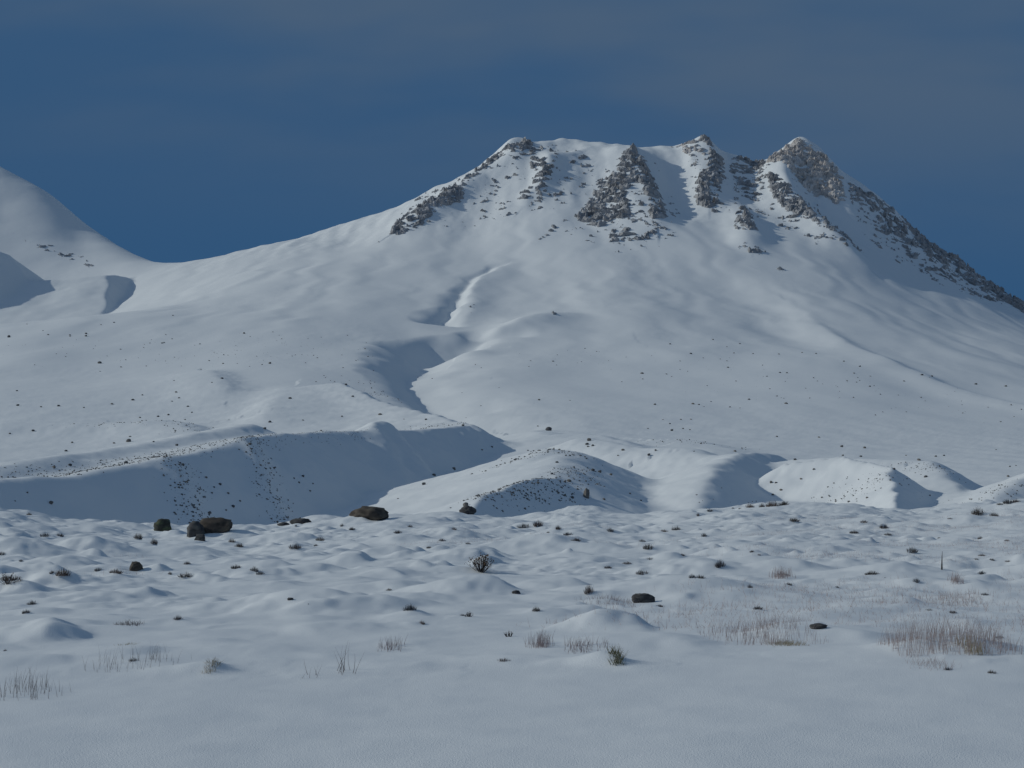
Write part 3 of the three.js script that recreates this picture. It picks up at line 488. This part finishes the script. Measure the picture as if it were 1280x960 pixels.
// gravel too small and too many to count, along the moraine edges
{
  const r = rng(314), pts = [], q = new THREE.Quaternion(), e = new THREE.Euler();
  const strew = (pl, n, side, lo, hi) => { const P = pl.map(([a, b, d]) => at(a, b, d)); for (let i = 0; i < n; i++) { const t = r() * (P.length - 1), k = Math.min(P.length - 2, t | 0), f = t - k; const x = mix(P[k][0], P[k + 1][0], f) + (r() + r() - 1) * side, z = mix(P[k][2], P[k + 1][2], f) + (r() + r() - 1) * side; pts.push([x, z, mix(lo, hi, Math.pow(r(), 3))]); } };
  strew([[0, 590, 290], [120, 580, 330], [220, 565, 380], [330, 540, 450], [450, 535, 600]], 2600, 13, 0.07, 0.38);
  strew([[212, 573, 350], [262, 605, 300], [330, 655, 235]], 1000, 7, 0.08, 0.5);
  strew([[305, 548, 430], [360, 592, 350], [415, 645, 280]], 1000, 7, 0.08, 0.52);
  strew([[600, 624, 262], [640, 605, 292], [690, 597, 338], [738, 590, 395]], 900, 6, 0.07, 0.4);
  strew([[650, 620, 285], [700, 620, 320], [750, 615, 370]], 220, 4, 0.1, 0.5);
  strew([[620, 575, 420], [680, 558, 450], [728, 566, 440]], 220, 10, 0.12, 0.6);
  strew([[950, 630, 350], [1000, 610, 400], [1060, 600, 420], [1100, 610, 400]], 420, 22, 0.1, 0.45);
  strew([[1130, 580, 500], [1180, 590, 470]], 120, 10, 0.12, 0.5);
  strew([[1240, 625, 350], [1280, 605, 380]], 160, 14, 0.1, 0.45);
  strew([[500, 530, 800], [600, 545, 800]], 140, 25, 0.2, 0.7);
  strew([[100, 505, 900], [230, 498, 900], [245, 515, 830]], 200, 22, 0.2, 0.9);
  strew([[440, 465, 1300], [475, 470, 1250], [430, 450, 1450]], 120, 40, 0.3, 1.2);
  strew([[820, 530, 850], [880, 535, 830]], 90, 40, 0.2, 0.9);
  strew([[700, 440, 1950], [1000, 480, 1600], [1200, 510, 1400]], 160, 260, 0.4, 1.6);
  strew([[50, 430, 1900], [300, 450, 1700], [420, 430, 1900]], 220, 220, 0.4, 1.6);
  const im = new THREE.InstancedMesh(smallRocks[2], stoneMats[1], pts.length), m = new THREE.Matrix4();
  pts.forEach(([x, z, s], i) => { e.set(r(), r() * 6, r()); q.setFromEuler(e); m.compose(new THREE.Vector3(x, land(x, z) + 0.05 * s, z), q, new THREE.Vector3(s, s * 0.7, s)); im.setMatrixAt(i, m); });
  im.name = 'scree_gravel'; im.castShadow = im.receiveShadow = true; tag(im, 'fine dark gravel strewn along the snowy moraine edges', null, null, 'stuff');
}

// ---------------------------------------------------------------- foreground boulders
function boulder(px, py, w, h, seed, mat, label, flat = 0.62, sink = 0.36) {
  const p = hit(px, py, 7, 130), s = p[3] / FPX; const o = mesh('boulder', mottle(rockGeometry(seed, 5, flat), mat.lichen, mat.dark), bigRock); const wy = h * s;
  o.scale.set(w * s / 2 / 1.05, wy / 2 / flat, w * s / 2 * 0.8); o.position.set(p[0], p[1] + wy * (0.5 - sink), p[2]); o.rotation.y = (turnR() - 0.5) * 0.6; return tag(o, label, 'boulder');
}
const bigRock = new THREE.MeshStandardMaterial({ color: 0xffffff, vertexColors: true, roughness: 0.95 });
const slate = { dark: [0.07, 0.068, 0.072], lichen: [0.12, 0.12, 0.11] }, brownRock = { dark: [0.085, 0.07, 0.058], lichen: [0.13, 0.112, 0.085] }, mossRock = { dark: [0.06, 0.063, 0.05], lichen: [0.12, 0.14, 0.07] };
boulder(205, 662, 30, 22, 41, mossRock, 'mossy dark boulder with a pointed top, beside the pair of larger boulders', 0.7);
boulder(246, 669, 30, 27, 42, slate, 'dark slate grey boulder leaning against a brown boulder on the brow', 0.75);
boulder(270, 664, 40, 28, 43, brownRock, 'brown boulder leaning against the slate grey one on the brow', 0.7);
boulder(250, 676, 20, 12, 44, slate, 'small black stone at the foot of the leaning boulders', 0.7);
boulder(464, 648, 52, 22, 45, brownRock, 'low dome shaped brown boulder on the brow of the snowfield', 0.5);
boulder(378, 655, 28, 10, 46, slate, 'flat dark stone on the brow left of the dome shaped boulder', 0.5);
boulder(354, 657, 16, 6, 47, slate, 'little flat stone near the flat dark stone on the brow', 0.5);
boulder(169, 714, 26, 19, 48, brownRock, 'single rounded brown boulder on a snow hummock', 0.75);
boulder(645, 742, 15, 6, 49, slate, 'black stone at the foot of the hummock with the shrub', 0.6);
boulder(803, 753, 28, 19, 50, slate, 'rough dark rock capping a steep snow hummock', 0.9);
boulder(1024, 786, 28, 9, 51, slate, 'dark rock beside the yellow grass patch', 0.6);
boulder(363, 750, 10, 5, 52, slate, 'small dark stone alone on smooth snow', 0.6);
boulder(585, 636, 26, 16, 53, slate, 'dark jutting rock at the foot of the central mound', 0.9);

// ---------------------------------------------------------------- plants
const twigMat = new THREE.MeshStandardMaterial({ color: new THREE.Color().setRGB(0.07, 0.06, 0.055), roughness: 0.95 });
const leafMat = new THREE.MeshStandardMaterial({ color: new THREE.Color().setRGB(0.12, 0.075, 0.045), roughness: 0.9, side: THREE.DoubleSide });
const grassMat = new THREE.MeshStandardMaterial({ color: new THREE.Color().setRGB(0.47, 0.385, 0.37), roughness: 0.95, side: THREE.DoubleSide });
const strawMat = new THREE.MeshStandardMaterial({ color: new THREE.Color().setRGB(0.44, 0.36, 0.23), roughness: 0.95, side: THREE.DoubleSide });
const stalkMat = new THREE.MeshStandardMaterial({ color: new THREE.Color().setRGB(0.24, 0.20, 0.19), roughness: 0.95, side: THREE.DoubleSide });
function spikes(list, segs = 3) {                                    // tapered, bent three-sided stems: [x, y, z, dx, dy, dz, radius]
  const p = [], idx = []; let n = 0;
  for (const [x, y, z, dx, dy, dz, r, bend = 0] of list) {
    const S = bend ? 3 : 1;
    for (let k = 0; k <= S; k++) { const t = k / S, rr = r * (1 - t * 0.85), bx = bend * t * t; for (let a = 0; a < 3; a++) { const an = a * 2.0944; p.push(x + dx * t + bx + Math.cos(an) * rr, y + dy * t, z + dz * t + Math.sin(an) * rr); } }
    for (let k = 0; k < S; k++) for (let a = 0; a < 3; a++) { const b = (a + 1) % 3, o = n + k * 3; idx.push(o + a, o + b, o + 3 + b, o + a, o + 3 + b, o + 3 + a); }
    n += (S + 1) * 3;
  }
  const g = new THREE.BufferGeometry(); g.setAttribute('position', new THREE.Float32BufferAttribute(p, 3)); g.setIndex(idx); g.computeVertexNormals(); return g;
}
const pr = rng(4242);
function tuft(name, label, category, group, px, py, wpx, hpx, n, mat, { depth = 0.6, lean = 0.18, rad = 0.003, curve = 0, flatEdge = false, stuff = false } = {}) {
  const c = hit(px, py, 7, 118), s = c[3] / FPX, L = [];
  for (let i = 0; i < n; i++) {
    const a = flatEdge ? pr() * 2 - 1 : (pr() + pr() - 1), ox = a * wpx * s / 2, oz = (pr() - 0.5) * depth + curve * a * a, x = c[0] + ox, z = c[2] + oz, h = hpx * s * (0.45 + 0.55 * pr()) * (1 - 0.35 * a * a * a * a);
    L.push([ox, land(x, z) - c[1] - 0.02, oz, (pr() - 0.5) * 2 * lean * h, h, (pr() - 0.5) * 2 * lean * h, rad * (0.7 + 0.6 * pr()), (pr() - 0.4) * 0.55 * h]);
  }
  let o; if (n <= 12) { o = new THREE.Group(); o.name = name; for (const b of L) { const k = mesh('stalk', spikes([b]), mat); o.add(k); } } else o = mesh(name, spikes(L), mat);
  o.position.set(c[0], c[1], c[2]); return tag(o, label, category, group, stuff ? 'stuff' : undefined);
}
// cushion of short thorny twigs
function cushionGeometry(seed, n) { const r = rng(seed), L = []; for (let i = 0; i < n; i++) { const a = r() * 6.283, q = Math.sqrt(r()), x = Math.cos(a) * q, z = Math.sin(a) * q, up = 0.55 * (1 - q * q * 0.7); L.push([x * 0.8, -0.12, z * 0.8, x * 0.25 + (r() - 0.5) * 0.3, up * (0.5 + 0.7 * r()) + 0.12, z * 0.25 + (r() - 0.5) * 0.3, 0.035]); } return spikes(L); }
const cushions = [1, 2, 3, 4].map((s) => cushionGeometry(600 + s, 130));
const cushionMats = [twigMat, stoneMats[0], new THREE.MeshStandardMaterial({ color: new THREE.Color().setRGB(0.10, 0.08, 0.075), roughness: 0.95 })];
let ci = 0;
for (const [ox, oy, list] of cushionSpots) for (const [a, b, w] of list) {
  const p = hit(ox + a / 4, oy + b / 4, 7, 130), s = p[3] / FPX, k = ci++, o = mesh('thorn_cushion', cushions[k % 4], cushionMats[k % 3]);
  const half = w / 4 * s / 2; o.scale.set(half, half * (0.85 + 0.7 * pr()), half * (0.45 + 0.5 * pr())); o.position.set(p[0], p[1] - 0.005, p[2]); o.rotation.y = pr() * 6;
  const [label, group] = cushionWords(ox + a / 4, oy + b / 4, w); tag(o, label, 'shrub', group);
}
// the shrub on the hummock: bare stems and brown leaf sprays
function shrub(label, px, py, wpx, hpx, stems, leaves, seed) {
  const r = rng(seed), c = hit(px, py, 7, 118), s = c[3] / FPX, Wd = wpx * s / 2, Ht = hpx * s, g = new THREE.Group(); g.name = 'shrub'; g.position.set(c[0], c[1] - 0.03, c[2]);
  const L = [], lp = [], tips = [];
  for (let i = 0; i < stems; i++) { const a = r() * 6.283, o = 0.25 + 0.75 * r(), h = Ht * (0.95 - 0.5 * o * o) * (0.7 + 0.4 * r()), dx = Math.cos(a) * o * Wd, dz = Math.sin(a) * o * Wd * 0.8; L.push([dx * 0.12, 0, dz * 0.12, dx, h, dz, 0.012]); for (let k = 0; k < 3; k++) { const t = 0.45 + 0.5 * r(), bx = dx * (0.12 + t), by = h * t, bz = dz * (0.12 + t), ex = (r() - 0.5) * Wd * 0.6, ey = r() * Ht * 0.25, ez = (r() - 0.5) * Wd * 0.6; L.push([bx, by, bz, ex, ey, ez, 0.006]); tips.push([bx + ex, by + ey, bz + ez]); tips.push([bx + ex * 0.5, by + ey * 0.5, bz + ez * 0.5]); } tips.push([dx * 1.12, h, dz * 1.12]); }
  for (let i = 0; i < leaves; i++) { const t = tips[(r() * tips.length) | 0], q = 0.05 * Ht / 0.45, x = t[0] + (r() - 0.5) * q * 2, y = t[1] + (r() - 0.5) * q * 2, z = t[2] + (r() - 0.5) * q * 2, a = r() * 6.283, b = (r() - 0.3) * 1.5, l = q * (0.5 + r()); const ux = Math.cos(a) * Math.cos(b) * l, uy = Math.sin(b) * l, uz = Math.sin(a) * Math.cos(b) * l, wx = -Math.sin(a) * l * 0.3, wz = Math.cos(a) * l * 0.3; lp.push(x, y, z, x + ux * 0.5 + wx, y + uy * 0.5, z + uz * 0.5 + wz, x + ux, y + uy, z + uz, x, y, z, x + ux, y + uy, z + uz, x + ux * 0.5 - wx, y + uy * 0.5, z + uz * 0.5 - wz); }
  const lg = new THREE.BufferGeometry(); lg.setAttribute('position', new THREE.Float32BufferAttribute(lp, 3)); lg.computeVertexNormals();
  const st = mesh('stems', spikes(L), twigMat), lf = mesh('foliage', lg, leafMat); g.add(st, lf); return tag(g, label, 'shrub');
}
shrub('brown leafy shrub growing on top of a rounded snow hummock', 601, 716, 38, 24, 30, 520, 31);
shrub('small twiggy shrub on level snow right of a low hummock', 586, 771, 16, 10, 10, 90, 32);
shrub('small dark twiggy shrub beside a patch of pink grass', 636, 796, 14, 12, 10, 70, 33);
shrub('spiky dark shrub spreading over the hummock by the snowfield edge', 10, 730, 34, 15, 16, 200, 34);
shrub('green tinged shrub tip on top of the mossy boulder', 204, 648, 8, 8, 6, 30, 35);
// dry grass
tuft('dry_grass_stand', 'wide stand of reddish dry grass along the edge of a snow drift', 'grass', null, 1186, 806, 150, 36, 760, grassMat, { stuff: true, depth: 1.0, rad: 0.0019, flatEdge: true });
tuft('dry_grass_stand', 'straw coloured dry grass at the foot of the reddish stand', 'grass', null, 1214, 812, 36, 20, 120, strawMat, { depth: 0.5, rad: 0.003 });
tuft('dry_grass_stand', 'pale yellow grass patch flattened beside a dark rock', 'grass', null, 984, 806, 50, 9, 260, strawMat, { depth: 0.5, lean: 1.2 });
tuft('dry_grass_stand', 'yellow green grass tuft on the rim of a snow drift', 'grass', null, 771, 824, 20, 16, 160, new THREE.MeshStandardMaterial({ color: new THREE.Color().setRGB(0.22, 0.20, 0.10), roughness: 0.95, side: THREE.DoubleSide }), { depth: 0.3, lean: 0.7 });
tuft('dry_grass_stand', 'straw tuft on the left shoulder of a low hummock', 'grass', null, 264, 834, 22, 9, 130, strawMat, { depth: 0.3, lean: 1.0 });
tuft('dry_grass_stand', 'thin straw line on flat snow above sparse stalks', 'grass', null, 160, 806, 36, 5, 120, strawMat, { depth: 0.3, lean: 1.0 });
tuft('dry_grass_stand', 'brown twiggy patch on the hummock above the straw line', 'grass', null, 160, 782, 40, 8, 160, stalkMat, { depth: 0.4, lean: 0.8 });
tuft('dry_grass_stand', 'few tall dark stalks crossing in front of bare snow', 'grass', null, 430, 842, 34, 40, 12, stalkMat, { depth: 0.4, lean: 0.35 });
tuft('dry_grass_stand', 'sparse leaning stalks left of the crossing dark stalks', 'grass', null, 388, 845, 30, 24, 6, stalkMat, { depth: 0.3, lean: 0.5 });
tuft('dry_grass_stand', 'pink grass plumes behind the crossing dark stalks', 'grass', null, 488, 812, 40, 18, 70, grassMat, { depth: 0.5, lean: 0.25 });
tuft('dry_grass_stand', 'upright pink grass between two low hummocks', 'grass', null, 676, 808, 40, 22, 110, grassMat, { depth: 0.5 });
tuft('dry_grass_stand', 'row of fine pink stalks behind the drift rim', 'grass', null, 730, 812, 70, 18, 110, grassMat, { stuff: true, depth: 0.5 });
tuft('dry_grass_stand', 'thin frosted stalks in shallow snow by a hummock with straw', 'grass', null, 34, 866, 110, 32, 90, stalkMat, { stuff: true, depth: 0.9, rad: 0.0018 });
tuft('dry_grass_stand', 'sparse fine stalks below the thin straw line', 'grass', null, 165, 832, 130, 26, 90, stalkMat, { stuff: true, depth: 0.8, rad: 0.0016 });
tuft('dry_grass_stand', 'wide haze of frosted grass on the tussocky snow', 'grass', null, 950, 794, 150, 24, 420, grassMat, { stuff: true, depth: 1.6, rad: 0.0022 });
tuft('dry_grass_stand', 'dark topped grass clump among pale tussocks', 'grass', null, 976, 722, 34, 16, 120, grassMat, { depth: 0.6, rad: 0.004 });
tuft('dry_grass_stand', 'single pale grass clump near the thin upright stick', 'grass', null, 1195, 728, 18, 15, 60, grassMat, { depth: 0.3, rad: 0.004 });
tuft('dry_grass_stand', 'pink grass fringe on a low brow beneath the pale clump', 'grass', null, 1195, 752, 90, 12, 200, grassMat, { stuff: true, depth: 0.8, rad: 0.003 });
tuft('dry_grass_stand', 'broken grass on the near side of the drift by the reddish stand', 'grass', null, 1165, 832, 70, 14, 120, grassMat, { stuff: true, depth: 0.6, lean: 0.8, rad: 0.002 });
tuft('dry_grass_stand', 'pink grass over the hummock capped by a dark rock', 'grass', null, 760, 752, 90, 10, 220, grassMat, { stuff: true, depth: 1.2, lean: 0.7, rad: 0.003 });
// upright stick
{ const c = hit(1177, 712, 7, 100), s = c[3] / FPX, o = mesh('stick', spikes([[0, -0.05, 0, 0.01, 26 * s, 0, 0.022, 0.01]]), twigMat); o.position.set(c[0], c[1], c[2]); tag(o, 'thin upright bare stick standing in the snowfield', 'stick'); }
// countless fine stalks over the tussocky part
{
  const r = rng(88), base = spikes([[0, 0, 0, 0.12, 1, 0.05, 0.014, 0.12]]), M = [], m = new THREE.Matrix4(), q = new THREE.Quaternion(), e = new THREE.Euler();
  while (M.length < 22000) { const d = mix(15, 75, Math.pow(r(), 0.8)), u = mix(-0.42, 0.42, r()), x = u * d, z = -d, w = n2(x * 0.16 + 3, z * 0.16) + 0.5 * n2(x * 0.6, z * 0.6) + 1.5 * u - 0.15; if (w < 0.15 + 0.4 * r()) continue; e.set((r() - 0.5) * 0.6, r() * 6, (r() - 0.5) * 0.6); q.setFromEuler(e); const h = mix(0.03, 0.17, r() * r()), t = 0.14 + 0.1 * r(); M.push(m.clone().compose(new THREE.Vector3(x, land(x, z) - 0.01, z), q, new THREE.Vector3(t, h, t))); }
  const im = new THREE.InstancedMesh(base, grassMat, M.length); M.forEach((k, i) => im.setMatrixAt(i, k)); im.name = 'frosted_grass_stalks'; im.castShadow = im.receiveShadow = true; tag(im, 'fine frosted grass stalks scattered over the tussocky snow', null, null, 'stuff');
}

const renderer = new THREE.WebGLRenderer({ antialias: true });
renderer.toneMapping = THREE.LinearToneMapping;
renderer.toneMappingExposure = EXPOSURE;
renderer.shadowMap.enabled = true;
renderer.render(scene, camera);
